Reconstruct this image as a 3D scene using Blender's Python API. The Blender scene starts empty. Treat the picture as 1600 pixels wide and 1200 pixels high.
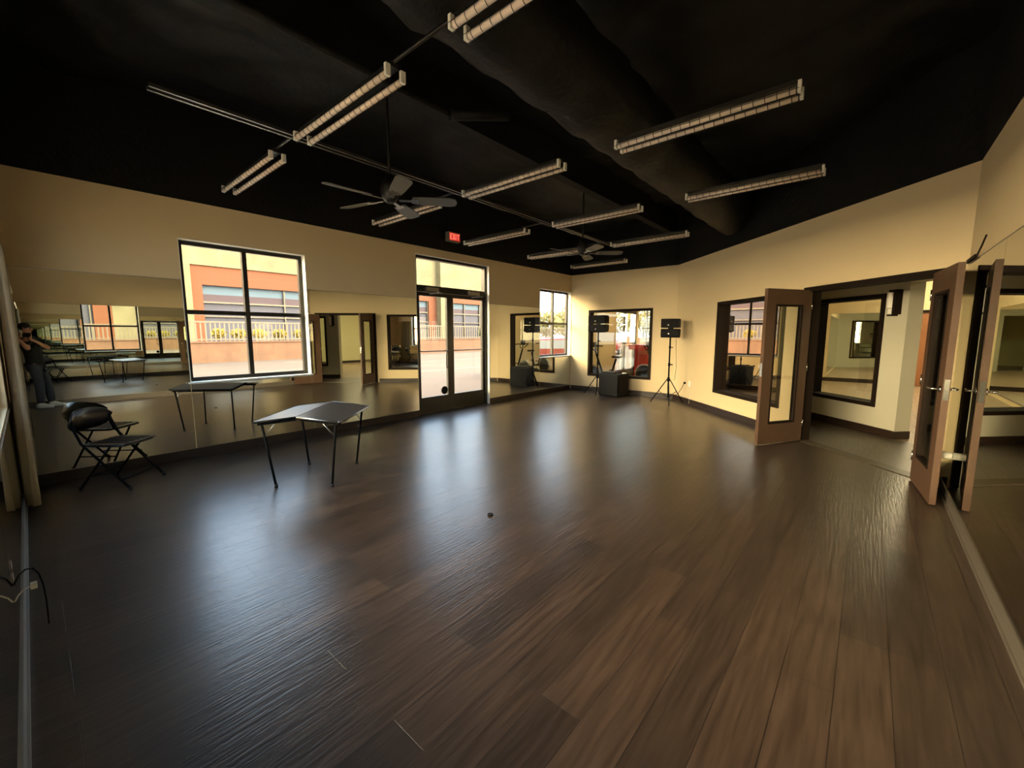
import bpy, bmesh, math, random
from mathutils import Vector, Matrix, noise
random.seed(4)
PI = math.pi
SC = bpy.context.scene
COL = SC.collection

# ------------------------------------------------------------------ camera
CH = 1.44
yaw, pit = math.radians(40.627), math.radians(6.907)
cam = bpy.data.cameras.new('camera'); co = bpy.data.objects.new('camera', cam); COL.objects.link(co)
cam.sensor_width = 36; cam.lens = 648 / 1600 * 36; cam.clip_start = 0.01; cam.clip_end = 500
co.location = (0, 0, CH)
co.rotation_euler = (PI / 2 - pit, 0, yaw - PI / 2)
SC.camera = co

# ------------------------------------------------------------------ sky, sun, exposure
W = bpy.data.worlds.new('sky'); SC.world = W; W.use_nodes = True
nt = W.node_tree; N = nt.nodes; L = nt.links; N.clear()
out = N.new('ShaderNodeOutputWorld'); bg = N.new('ShaderNodeBackground'); tc = N.new('ShaderNodeTexCoord')
sep = N.new('ShaderNodeSeparateXYZ'); L.new(tc.outputs['Generated'], sep.inputs[0])
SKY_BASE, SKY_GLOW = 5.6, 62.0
r1 = N.new('ShaderNodeMapRange'); r1.interpolation_type = 'SMOOTHSTEP'
r1.inputs[1].default_value = 0.0; r1.inputs[2].default_value = 0.8; L.new(sep.outputs[2], r1.inputs[0])
mz = N.new('ShaderNodeMix'); mz.data_type = 'RGBA'; L.new(r1.outputs[0], mz.inputs[0])
mz.inputs[6].default_value = (SKY_BASE * .85, SKY_BASE * .93, SKY_BASE, 1)
mz.inputs[7].default_value = (SKY_BASE * .66, SKY_BASE * 1.0, SKY_BASE * 1.5, 1)
r2 = N.new('ShaderNodeMapRange'); r2.interpolation_type = 'SMOOTHSTEP'        # glow added to the unseen sky to light the back and diagonal walls
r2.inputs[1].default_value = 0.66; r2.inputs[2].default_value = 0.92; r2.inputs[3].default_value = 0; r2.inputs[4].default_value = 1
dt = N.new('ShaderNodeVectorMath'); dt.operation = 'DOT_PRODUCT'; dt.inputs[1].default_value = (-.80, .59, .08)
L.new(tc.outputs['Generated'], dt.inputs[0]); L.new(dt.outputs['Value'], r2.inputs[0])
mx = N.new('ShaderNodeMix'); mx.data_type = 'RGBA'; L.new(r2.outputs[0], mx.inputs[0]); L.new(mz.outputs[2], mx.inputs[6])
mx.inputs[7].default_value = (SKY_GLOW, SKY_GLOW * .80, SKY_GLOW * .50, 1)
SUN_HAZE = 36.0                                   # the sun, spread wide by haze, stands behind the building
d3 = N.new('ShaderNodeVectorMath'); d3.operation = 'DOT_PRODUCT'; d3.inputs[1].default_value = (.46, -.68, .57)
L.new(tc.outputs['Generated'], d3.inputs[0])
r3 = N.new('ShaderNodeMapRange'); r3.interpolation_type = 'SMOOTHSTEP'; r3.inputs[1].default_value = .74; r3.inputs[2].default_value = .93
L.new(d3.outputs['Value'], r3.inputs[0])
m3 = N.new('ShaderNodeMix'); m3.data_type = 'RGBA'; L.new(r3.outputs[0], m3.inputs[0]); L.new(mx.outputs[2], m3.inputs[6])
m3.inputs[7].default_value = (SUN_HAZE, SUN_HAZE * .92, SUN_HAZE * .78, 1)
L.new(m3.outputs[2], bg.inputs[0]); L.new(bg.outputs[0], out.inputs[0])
SC.view_settings.view_transform = 'Standard'; SC.view_settings.look = 'None'
SC.view_settings.exposure = 0.0; SC.view_settings.gamma = 1; SC.view_settings.use_curve_mapping = False
SC.cycles.max_bounces = 18; SC.cycles.glossy_bounces = 14; SC.cycles.diffuse_bounces = 5
SC.cycles.transparent_max_bounces = 24; SC.cycles.transmission_bounces = 8
SC.cycles.sample_clamp_indirect = 6.0
SC.cycles.use_denoising = True; SC.cycles.use_adaptive_sampling = False; SC.cycles.denoising_prefilter = 'ACCURATE'

def portal(name, c, w, h, d):
    a = bpy.data.lights.new(name, 'AREA'); a.shape = 'RECTANGLE'; a.size = w; a.size_y = h; a.cycles.is_portal = True
    o = bpy.data.objects.new(name, a); COL.objects.link(o); o.location = c
    o.rotation_euler = Vector(d).to_track_quat('-Z', 'Z' if abs(d[2]) < .5 else 'Y').to_euler()
portal('daylight_portal', (-.3, 2.70, 1.69), 4.5, 1.65, (1, 0, 0))
portal('daylight_portal', (3.675, 6.02, 1.45), 4.95, 2.7, (0, -1, 0))

# ------------------------------------------------------------------ materials
MATS = {}
def mat(name, col, rough=.6, metal=0., spec=.5, nz=0., nscale=8., bump=0., bscale=40., emit=None, es=0.):
    if name in MATS: return MATS[name]
    m = bpy.data.materials.new(name); m.use_nodes = True; t = m.node_tree; b = t.nodes['Principled BSDF']
    b.inputs['Base Color'].default_value = (*col, 1); b.inputs['Roughness'].default_value = rough
    b.inputs['Metallic'].default_value = metal; b.inputs['Specular IOR Level'].default_value = spec
    g = t.nodes.new('ShaderNodeTexCoord')
    if nz > 0:
        n = t.nodes.new('ShaderNodeTexNoise'); n.inputs['Scale'].default_value = nscale; n.inputs['Detail'].default_value = 4
        t.links.new(g.outputs['Object'], n.inputs['Vector'])
        mr = t.nodes.new('ShaderNodeMapRange'); mr.inputs[1].default_value = .25; mr.inputs[2].default_value = .75
        mr.inputs[3].default_value = 1 - nz; mr.inputs[4].default_value = 1 + nz
        t.links.new(n.outputs['Fac'], mr.inputs[0])
        v = t.nodes.new('ShaderNodeVectorMath'); v.operation = 'SCALE'; v.inputs[0].default_value = col
        t.links.new(mr.outputs[0], v.inputs['Scale']); t.links.new(v.outputs[0], b.inputs['Base Color'])
    if bump > 0:
        n2 = t.nodes.new('ShaderNodeTexNoise'); n2.inputs['Scale'].default_value = bscale; n2.inputs['Detail'].default_value = 4
        t.links.new(g.outputs['Object'], n2.inputs['Vector'])
        bp = t.nodes.new('ShaderNodeBump'); bp.inputs['Strength'].default_value = bump; bp.inputs['Distance'].default_value = .02
        t.links.new(n2.outputs['Fac'], bp.inputs['Height']); t.links.new(bp.outputs[0], b.inputs['Normal'])
    if emit: b.inputs['Emission Color'].default_value = (*emit, 1); b.inputs['Emission Strength'].default_value = es
    MATS[name] = m; return m
def glass(name, refl, tint=(1, 1, 1), rtint=(1, 1, 1), rough=0.0):
    m = bpy.data.materials.new(name); m.use_nodes = True; t = m.node_tree; t.nodes.clear()
    o = t.nodes.new('ShaderNodeOutputMaterial'); mx = t.nodes.new('ShaderNodeMixShader')
    tr = t.nodes.new('ShaderNodeBsdfTransparent'); gl = t.nodes.new('ShaderNodeBsdfGlossy')
    tr.inputs[0].default_value = (*tint, 1); gl.inputs[0].default_value = (*rtint, 1); gl.inputs['Roughness'].default_value = rough
    lw = t.nodes.new('ShaderNodeLayerWeight'); lw.inputs[0].default_value = .5
    pw = t.nodes.new('ShaderNodeMath'); pw.operation = 'POWER'; pw.inputs[1].default_value = 5; t.links.new(lw.outputs['Facing'], pw.inputs[0])
    ma = t.nodes.new('ShaderNodeMath'); ma.operation = 'MULTIPLY_ADD'; ma.inputs[1].default_value = 1 - refl; ma.inputs[2].default_value = refl
    t.links.new(pw.outputs[0], ma.inputs[0]); t.links.new(ma.outputs[0], mx.inputs[0])
    t.links.new(tr.outputs[0], mx.inputs[1]); t.links.new(gl.outputs[0], mx.inputs[2]); t.links.new(mx.outputs[0], o.inputs[0])
    MATS[name] = m; return m
def floor_mat(name, c1, c2, pl=1.22, pw=.178, rough=.3, bump=.25):
    m = bpy.data.materials.new(name); m.use_nodes = True; t = m.node_tree; b = t.nodes['Principled BSDF']; lk = t.links
    g = t.nodes.new('ShaderNodeTexCoord')
    br = t.nodes.new('ShaderNodeTexBrick'); br.offset = .37; br.offset_frequency = 3
    br.inputs['Scale'].default_value = 1; br.inputs['Brick Width'].default_value = pl; br.inputs['Row Height'].default_value = pw
    br.inputs['Mortar Size'].default_value = .0018; br.inputs['Mortar Smooth'].default_value = .2
    br.inputs['Color1'].default_value = (*c1, 1); br.inputs['Color2'].default_value = (*c2, 1)
    br.inputs['Mortar'].default_value = (c1[0] * .2, c1[1] * .2, c1[2] * .2, 1)
    lk.new(g.outputs['Object'], br.inputs['Vector'])
    mp = t.nodes.new('ShaderNodeMapping'); mp.inputs['Scale'].default_value = (1.4, 16, 1); lk.new(g.outputs['Object'], mp.inputs[0])
    n = t.nodes.new('ShaderNodeTexNoise'); n.inputs['Scale'].default_value = 2.2; n.inputs['Detail'].default_value = 6; lk.new(mp.outputs[0], n.inputs['Vector'])
    mr = t.nodes.new('ShaderNodeMapRange'); mr.inputs[1].default_value = .3; mr.inputs[2].default_value = .7; mr.inputs[3].default_value = .60; mr.inputs[4].default_value = 1.45
    lk.new(n.outputs['Fac'], mr.inputs[0])
    v = t.nodes.new('ShaderNodeVectorMath'); v.operation = 'SCALE'; lk.new(br.outputs['Color'], v.inputs[0]); lk.new(mr.outputs[0], v.inputs['Scale'])
    lk.new(v.outputs[0], b.inputs['Base Color'])
    b.inputs['Roughness'].default_value = rough
    b.inputs['Specular IOR Level'].default_value = FLOOR_SPEC
    mp2 = t.nodes.new('ShaderNodeMapping'); mp2.inputs['Scale'].default_value = (2.5, 34, 1); lk.new(g.outputs['Object'], mp2.inputs[0])
    n4 = t.nodes.new('ShaderNodeTexNoise'); n4.inputs['Scale'].default_value = 2.; n4.inputs['Detail'].default_value = 3; lk.new(mp2.outputs[0], n4.inputs['Vector'])
    su = t.nodes.new('ShaderNodeMath'); su.operation = 'MULTIPLY_ADD'; su.inputs[1].default_value = -.45; lk.new(br.outputs['Fac'], su.inputs[0]); lk.new(n4.outputs['Fac'], su.inputs[2])
    bp = t.nodes.new('ShaderNodeBump'); bp.inputs['Strength'].default_value = bump; bp.inputs['Distance'].default_value = .004
    lk.new(su.outputs[0], bp.inputs['Height']); lk.new(bp.outputs[0], b.inputs['Normal'])
    MATS[name] = m; return m
FLOOR_SPEC = 1.0
M_floor = floor_mat('dark_plank', (.046, .0285, .0205), (.024, .016, .0125), rough=.29, bump=.45)
M_hallfloor = floor_mat('hall_tile', (.085, .066, .046), (.075, .058, .04), pl=.9, pw=.9, rough=.35, bump=.1)
M_farfloor = floor_mat('far_plank', (.30, .21, .13), (.26, .18, .11), rough=.35, bump=.1)
M_wall = mat('cream_paint', (.66, .52, .31), .75, spec=.2, nz=.02, nscale=2, bump=.05, bscale=120)
M_far = mat('far_paint', (.62, .58, .33), .75, spec=.2, nz=.02, nscale=2)
M_hall = mat('hall_paint', (.50, .47, .35), .75, spec=.2, nz=.02, nscale=2)
M_white = mat('reveal_paint', (.86, .82, .70), .6)
M_black = mat('black_paint', (.004, .0034, .0028), .75, spec=.25, nz=.25, nscale=3, bump=.3, bscale=14)
M_deck = mat('black_deck', (.003, .0028, .0025), .7, spec=.3, nz=.35, nscale=1.5, bump=.6, bscale=5)
M_insul = mat('black_insulation', (.0035, .0032, .003), .6, spec=.3, nz=.4, nscale=2, bump=.8, bscale=4)
M_duct = mat('duct_wrap', (.0055, .0046, .0034), .55, spec=.3, nz=.25, nscale=5, bump=.5, bscale=18)
M_base = mat('brown_baseboard', (.022, .013, .009), .35)
M_bronze = mat('bronze_frame', (.018, .015, .011), .35, metal=.3)
M_trim = mat('dark_wood_trim', (.013, .008, .005), .7, spec=.1)
M_wood = mat('rosy_door_wood', (.085, .046, .027), .5, spec=.3, nz=.12, nscale=6)
M_orwood = mat('orange_door_wood', (.26, .10, .035), .4, nz=.15, nscale=5)
M_mirror = mat('mirror_silver', (.86, .88, .82), 0.0, metal=1)
M_glass = glass('clear_glass', .02, tint=(.97, .98, .96))
M_dglass = glass('observation_glass', .06, tint=(.85, .86, .82))
M_rglass = glass('reflective_glass', .78, tint=(.5, .5, .48), rtint=(1.0, .86, .72))
M_chrome = mat('chrome', (.62, .60, .56), .18, metal=1)
M_alu = mat('aluminium', (.35, .34, .32), .35, metal=1)
M_blackm = mat('black_metal', (.004, .004, .0035), .8, spec=.1)
M_blackp = mat('black_plastic', (.005, .0045, .0045), .7, spec=.2)
M_rub = mat('rubber', (.01, .01, .01), .8)
M_vinyl = mat('black_vinyl', (.012, .012, .013), .28, spec=.6)
M_box = mat('grey_box', (.007, .007, .0073), .7, spec=.2)
M_tube = mat('lamp_tube', (.82, .66, .53), .5)
M_fix = mat('fixture_black', (.008, .007, .006), .5)
M_fan = mat('fan_blade', (.10, .095, .08), .45)
M_whitep = mat('white_plastic', (.8, .76, .66), .45)
M_curt = mat('curtain_cloth', (.44, .37, .25), .9, bump=.2, bscale=200)
M_red = mat('red_counter', (.50, .035, .025), .45)
M_tabler = mat('tabletop_grey', (.026, .026, .030), .34, spec=1.0, nz=.08, nscale=20)

M_tabler.node_tree.nodes['Principled BSDF'].inputs['IOR'].default_value = 1.75

# ------------------------------------------------------------------ helpers
def link(name, me, m=None, parent=None):
    o = bpy.data.objects.new(name, me); COL.objects.link(o)
    if m is not None:
        for q in (m if isinstance(m, (list, tuple)) else [m]): me.materials.append(q)
    if parent is not None: o.parent = parent
    return o
class MB:
    def __init__(s): s.b = bmesh.new(); s.mi = 0
    def box(s, x0, x1, y0, y1, z0, z1, M=None):
        vs = [s.b.verts.new(Vector((x, y, z)) if M is None else M @ Vector((x, y, z))) for x in (x0, x1) for y in (y0, y1) for z in (z0, z1)]
        for f in ((0, 1, 3, 2), (4, 6, 7, 5), (0, 4, 5, 1), (2, 3, 7, 6), (0, 2, 6, 4), (1, 5, 7, 3)):
            s.b.faces.new([vs[i] for i in f]).material_index = s.mi
        return s
    def prism(s, pts, h0, h1, M=None):          # pts (x,y) extruded in z
        M = M or Matrix(); a = [s.b.verts.new(M @ Vector((p[0], p[1], h0))) for p in pts]; b = [s.b.verts.new(M @ Vector((p[0], p[1], h1))) for p in pts]
        n = len(pts); s.b.faces.new(a[::-1]).material_index = s.mi; s.b.faces.new(b).material_index = s.mi
        for i in range(n): s.b.faces.new([a[i], a[(i + 1) % n], b[(i + 1) % n], b[i]]).material_index = s.mi
        return s
    def tube(s, pts, r, n=10, caps=True, smooth=True):
        pts = [Vector(p) for p in pts]; rings = []; up = None
        for i, p in enumerate(pts):
            d = (pts[min(i + 1, len(pts) - 1)] - pts[max(i - 1, 0)]).normalized()
            if up is None: up = Vector((0, 0, 1)) if abs(d.z) < .9 else Vector((1, 0, 0))
            x = d.cross(up).normalized(); y = d.cross(x).normalized(); up = (up - d * up.dot(d)).normalized() if abs(up.dot(d)) < .99 else up
            rr = r[i] if isinstance(r, (list, tuple)) else r
            rings.append([s.b.verts.new(p + (x * math.cos(2 * PI * k / n) + y * math.sin(2 * PI * k / n)) * rr) for k in range(n)])
        for a, b in zip(rings, rings[1:]):
            for k in range(n):
                f = s.b.faces.new([a[k], a[(k + 1) % n], b[(k + 1) % n], b[k]]); f.smooth = smooth; f.material_index = s.mi
        if caps:
            s.b.faces.new(rings[0]).material_index = s.mi; s.b.faces.new(rings[-1][::-1]).material_index = s.mi
        return s
    def cyl(s, a, b, r, n=20): return s.tube([a, b], r, n)
    def ball(s, c, r, n=2, M=None):
        q = bmesh.ops.create_icosphere(s.b, subdivisions=n, radius=1, matrix=Matrix.Translation(c) @ (M or Matrix()) @ Matrix.Diagonal((*((r, r, r) if isinstance(r, (int, float)) else r), 1)))
        for v in q['verts']:
            for f in v.link_faces: f.smooth = True; f.material_index = s.mi
        return s
    def build(s, name, m=None, parent=None, bevel=0):
        bmesh.ops.recalc_face_normals(s.b, faces=s.b.faces); me = bpy.data.meshes.new(name); s.b.to_mesh(me); s.b.free()
        o = link(name, me, m, parent)
        if bevel:
            md = o.modifiers.new('bevel', 'BEVEL'); md.width = bevel; md.segments = 2; md.limit_method = 'ANGLE'
        return o
def tag(o, label, cat, group=None, kind=None):
    o['label'] = label; o['category'] = cat
    if group: o['group'] = group
    if kind: o['kind'] = kind
    return o
def struct(o, label=None):
    o['kind'] = 'structure'
    if label: o['label'] = label; o['category'] = o.name.split('_')[0]
    return o
def empty(name, loc=(0, 0, 0), rz=0):
    o = bpy.data.objects.new(name, None); COL.objects.link(o); o.location = loc; o.rotation_euler = (0, 0, rz); o.empty_display_size = .1
    return o
def copy_tree(o, parent=None):
    c = o.copy(); COL.objects.link(c); c.parent = parent
    for ch in list(o.children): copy_tree(ch, c)
    return c
class Fr:                                        # a wall's own frame: s along, o outward, z up
    def __init__(s, P, d, n):
        d = Vector((d[0], d[1], 0)).normalized(); n = Vector((n[0], n[1], 0)).normalized()
        s.M = Matrix(((d.x, n.x, 0, P[0]), (d.y, n.y, 0, P[1]), (0, 0, 1, 0), (0, 0, 0, 1))); s.d, s.n = d, n
    def pt(s, a, o, z): return s.M @ Vector((a, o, z))
def wall_mb(fr, s0, s1, o0, o1, z0, z1, holes=(), split=None, mb=None):
    mb = mb or MB()
    ss = sorted({s0, s1, *[h[0] for h in holes], *[h[1] for h in holes]}); zs = {z0, z1, *[h[2] for h in holes], *[h[3] for h in holes]}
    if split: zs.add(split)
    zs = sorted(z for z in zs if z0 <= z <= z1)
    for a, b in zip(ss, ss[1:]):
        run = None
        for c, d in list(zip(zs, zs[1:])) + [(None, None)]:
            solid = c is not None and not any(h[0] <= (a + b) / 2 <= h[1] and h[2] <= (c + d) / 2 <= h[3] for h in holes)
            if c is not None:
                mi = 1 if (split and (c + d) / 2 > split) else 0
            if run and (not solid or mi != run[2]):
                mb.mi = run[2]; mb.box(a, b, o0, o1, run[0], run[1], fr.M); run = None
            if solid: run = (run[0], d, mi) if run else (c, d, mi)
    return mb
def frame_mb(fr, s0, s1, z0, z1, w, o0, o1, mb=None, wt=None, wb=None):
    mb = mb or MB(); wt = wt or w; wb = wb or w
    mb.box(s0, s0 + w, o0, o1, z0, z1, fr.M); mb.box(s1 - w, s1, o0, o1, z0, z1, fr.M)
    mb.box(s0 + w, s1 - w, o0, o1, z1 - wt, z1, fr.M); mb.box(s0 + w, s1 - w, o0, o1, z0, z0 + wb, fr.M)
    return mb
def pane(fr, s0, s1, z0, z1, o, m, name='glass_pane', parent=None, th=.006):
    return MB().box(s0, s1, o, o + th, z0, z1, fr.M).build(name, m, parent)

YW, XF = 5.89, 9.20
P2, P3 = (9.28, 3.236), (5.45, -.61)
CZ, TOP = 2.91, 4.1
FW = Fr((0, YW), (1, 0), (0, 1))                       # window wall
FB = Fr((XF, YW), (P2[0] - XF, P2[1] - YW), (1, .03))  # back wall
dd = Vector((P3[0] - P2[0], P3[1] - P2[1], 0)).normalized()
FD = Fr(P2, dd, (-dd.y, dd.x))                         # diagonal wall with the double door
LD = math.hypot(P3[0] - P2[0], P3[1] - P2[1])
FM = Fr(P3, (-1, 0), (0, -1))                          # near mirror wall on the right
FL = Fr((-.14, -.61), (0, 1), (-1, 0))                 # left wall with curtain
WM = [M_wall, M_black]

# ------------------------------------------------------------------ shell
struct(MB().prism([(-.35, -.8), (5.45, -.8), (5.62, -.78), (9.55, 3.1), (9.6, 6.12), (-.35, 6.12)], -.06, 0).build('floor', M_floor))
FLH = [(1.06, 5.56, .88, 2.5)]
struct(wall_mb(FW, -.3, XF + .2, 0, .16, 0, TOP, [(1.189, 2.559, .88, 2.495), (4.37, 6.155, 0, 2.78), (7.86, 9.19, .88, 2.49)], CZ).build('wall_left', WM))
struct(wall_mb(FB, 0, math.hypot(P2[0] - XF, P2[1] - YW), 0, .13, 0, TOP, [(.515, 2.13, .385, 2.02)], CZ).build('wall_back', WM))
struct(wall_mb(FD, 0, LD, 0, .15, 0, TOP, [(1.58, 3.27, .37, 2.005), (3.60, 5.30, 0, 2.03)], CZ).build('wall_right', WM))
struct(wall_mb(FM, 0, 5.75, 0, .13, 0, TOP, [], CZ).build('wall_near_right', WM))
struct(wall_mb(FL, -.15, 6.5, 0, .16, 0, TOP, FLH, CZ).build('wall_front', WM))
# ceiling deck with saggy insulation between the joists
mb = MB(); nx, ny = 70, 48; V = []
for i in range(nx + 1):
    row = []
    for j in range(ny + 1):
        x = -.4 + 10.2 * i / nx; y = -.9 + 7.1 * j / ny
        sag = abs(math.sin(PI * y / 1.2)) * .5 + .5
        z = 3.92 - .12 * noise.noise(Vector((x * .9, y * .9, 0))) - .10 * noise.noise(Vector((x * 2.6, y * 2.6, 3))) * sag
        row.append(mb.b.verts.new((x, y, z)))
    V.append(row)
for i in range(nx):
    for j in range(ny):
        f = mb.b.faces.new([V[i][j], V[i + 1][j], V[i + 1][j + 1], V[i][j + 1]]); f.smooth = True
mb.mi = 1; mb.box(-.4, 16.4, -8.2, 6.1, TOP, TOP + .2)
struct(mb.build('ceiling', [M_insul, M_deck]))
struct(MB().box(-.1, 9.1, 3.23, 3.37, 3.5, 3.95).build('trim_10', M_black))
# baseboards
def baseboard(name, fr, a, b, m=M_base, h=.11, off=0):
    return struct(MB().box(a, b, off - .014, off, 0, h, fr.M).box(a, b, off - .022, off - .014, 0, .02, fr.M).build(name, m))
baseboard('baseboard_left', FW, -.14, 4.37)
baseboard('baseboard_left', FW, 6.155, XF - .02)
baseboard('baseboard_back', FB, .03, 2.65)
baseboard('baseboard_right', FD, .02, 3.54)
baseboard('baseboard_right', FD, 5.36, LD - .02)
M_basel = mat('grey_baseboard', (.10, .085, .07), .35)
baseboard('baseboard_near_right', FM, .02, 5.57, M_basel)
baseboard('baseboard_front', FL, .03, 6.47, mat('silver_baseboard', (.30, .30, .28), .35))
# white reveals of the two street windows and entrance
for n, (a, b, c, d) in enumerate(((1.189, 2.559, .88, 2.495), (7.86, 9.19, .88, 2.49), (4.37, 6.155, 0, 2.78))):
    m = MB(); e = .006
    m.box(a, a + e, -.004, .1, c, d, FW.M).box(b - e, b, -.004, .1, c, d, FW.M).box(a + e, b - e, -.004, .1, d - e, d, FW.M)
    if c > 0: m.box(a - .02, b + .02, -.03, .1, c - .012, c + .006, FW.M)
    struct(m.build('trim_%d' % (n + 1), M_white))

# ------------------------------------------------------------------ street windows
def street_window(name, fr, s0, s1, z0, z1, sm, zm, o=.10, gm=M_glass):
    m = frame_mb(fr, s0, s1, z0, z1, .045, o, o + .05)
    for q in sm: m.box(q - .025, q + .025, o - .01, o + .05, z0 + .045, z1 - .045, fr.M)
    edges = [s0 + .045] + [v for q in sm for v in (q - .025, q + .025)] + [s1 - .045]
    if zm:
        for a, b in zip(edges[::2], edges[1::2]): m.box(a, b, o - .004, o + .05, zm - .025, zm + .025, fr.M)
    w = struct(m.build(name, M_bronze))
    for a, b in zip(edges[::2], edges[1::2]):
        for c, d in (((z0 + .045, zm - .025), (zm + .025, z1 - .045)) if zm else ((z0 + .045, z1 - .045),)): pane(fr, a, b, c, d, o + .022, gm, parent=w)
    return w
street_window('window_1', FW, 1.195, 2.553, .886, 2.489, [1.857], 1.69)
street_window('window_2', FW, 7.866, 9.184, .886, 2.484, [8.53], 1.69)
street_window('window_3', FL, 1.066, 5.554, .886, 2.494, [2.55, 4.05], 1.69, o=.04)
# ------------------------------------------------------------------ entrance door
def storefront(name, fr, s0, s1, sm, ztr=2.78, gm=M_glass, leafs=True, o=.10):
    m = MB()
    m.box(s0, s0 + .06, o - .04, o + .06, 0, ztr, fr.M).box(s1 - .06, s1, o - .04, o + .06, 0, ztr, fr.M)
    m.box(s0 + .06, s1 - .06, o - .04, o + .06, ztr - .05, ztr, fr.M).box(s0 + .06, s1 - .06, o - .04, o + .06, 2.17, 2.28, fr.M)
    m.box(s0 + .06, s1 - .06, o - .03, o + .05, 0, .012, fr.M)
    d = struct(m.build(name, M_bronze)); pane(fr, s0 + .06, s1 - .06, 2.28, ztr - .05, o + .01, gm, parent=d)
    for (a, b, h) in ((s0 + .06, sm - .002, 1), (sm + .002, s1 - .06, -1)):
        l = MB(); l.box(a, a + .055 if h == 1 else a + .075, o - .02, o + .03, .015, 2.165, fr.M); l.box(b - (.075 if h == 1 else .055), b, o - .02, o + .03, .015, 2.165, fr.M)
        x0 = a + (.055 if h == 1 else .075); x1 = b - (.075 if h == 1 else .055)
        l.box(x0, x1, o - .02, o + .03, .015, .30, fr.M).box(x0, x1, o - .02, o + .03, 2.10, 2.165, fr.M)
        lf = l.build('door_leaf', M_bronze, d); pane(fr, x0, x1, .30, 2.10, o, gm, parent=lf)
        br = MB(); zb = 1.13
        br.tube([fr.pt(x0 - .02, o - .03, zb), fr.pt(x0 + .03, o - .075, zb), fr.pt(x1 - .03, o - .075, zb), fr.pt(x1 + .02, o - .03, zb)], .009, 8)
        br.build('push_bar', M_bronze, lf)
        if h == 1:
            hd = MB().tube([fr.pt(x1 - .02, o - .03, 1.12), fr.pt(x1 - .06, o - .09, 1.12), fr.pt(x1 - .09, o - .09, 1.08), fr.pt(x1 - .09, o - .09, .84), fr.pt(x1 - .06, o - .09, .80), fr.pt(x1 - .01, o - .03, .80)], .011, 8)
            hd.build('pull_handle', M_bronze, lf)
        # closer on the transom bar
        cx = x0 + .1 if h == 1 else x1 - .42
        MB().box(cx, cx + .28, o - .10, o - .041, 2.185, 2.245, fr.M).tube([fr.pt(cx + .24, o - .07, 2.18), fr.pt(cx + .34, o - .12, 2.16), fr.pt(cx + .12, o - .03, 2.14)], .008, 6).build('door_closer', M_alu, lf)
    return d
D1 = storefront('door_1', FW, 4.376, 6.149, 5.19)
tag(MB().cyl(FW.pt(5.03, .088, .39), FW.pt(5.03, .098, .39), .075, 28).build('sticker', M_blackp), 'round black sticker low on the left glass leaf of the entrance door', 'sticker')

# ------------------------------------------------------------------ interior windows
def inner_window(name, fr, s0, s1, z0, z1, gm, th=.13, w=.055, m_=M_trim):
    m = frame_mb(fr, s0 + .002, s1 - .002, z0 + .002, z1 - .002, w, -.02, th + .02)
    o = struct(m.build(name, m_)); pane(fr, s0 + w, s1 - w, z0 + w, z1 - w, th * .6, gm, parent=o); return o
inner_window('window_4', FB, .515, 2.13, .385, 2.02, M_dglass)
inner_window('window_5', FD, 1.58, 3.27, .37, 2.005, M_rglass, th=.15)

# ------------------------------------------------------------------ mirrors
Z0, Z1 = .115, 2.037
def mirror(fr, s0, s1, z0, z1, label, seams=()):
    e = empty('wall_mirror', fr.pt((s0 + s1) / 2, -.01, z0)); tag(e, label, 'mirror', None)
    xs = [s0, *seams, s1]
    for a, b in zip(xs, xs[1:]):
        o = MB().box(a + .0015, b - .0015, -.008, -.002, z0, z1, fr.M).build('mirror_panel', M_mirror); o.parent = e; o.matrix_parent_inverse = Matrix.Translation(-e.location)
    r = MB().box(s0, s1, -.012, -.002, z0 - .012, z0, fr.M).build('bottom_channel', M_alu); r.parent = e; r.matrix_parent_inverse = Matrix.Translation(-e.location)
    r = MB().box(s0, s1, -.010, -.002, z1, z1 + .005, fr.M).build('top_channel', M_alu); r.parent = e; r.matrix_parent_inverse = Matrix.Translation(-e.location)
    return e
mirror(FW, -.135, 1.185, Z0, Z1, 'tall wall mirror behind the folding chair, left of the big four-pane window')
mirror(FW, 1.19, 2.56, Z0, .855, 'low wall mirror under the big four-pane window')
mirror(FW, 2.563, 4.366, Z0, Z1, 'tall wall mirror between the big window and the glass entrance door')
mirror(FW, 6.16, 7.855, Z0, Z1, 'tall wall mirror just right of the glass entrance door')
mirror(FW, 7.86, 9.17, Z0, .855, 'low wall mirror under the small corner window')
mirror(FM, .03, 5.58, Z0, Z1, 'long wall mirror on the near right wall behind the open door leaf', (1.4, 2.8, 4.2))
mirror(FL, .02, 6.49, Z0, .86, 'low wall mirror on the left wall under the curtained window', (1.6, 3.2, 4.8))

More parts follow.
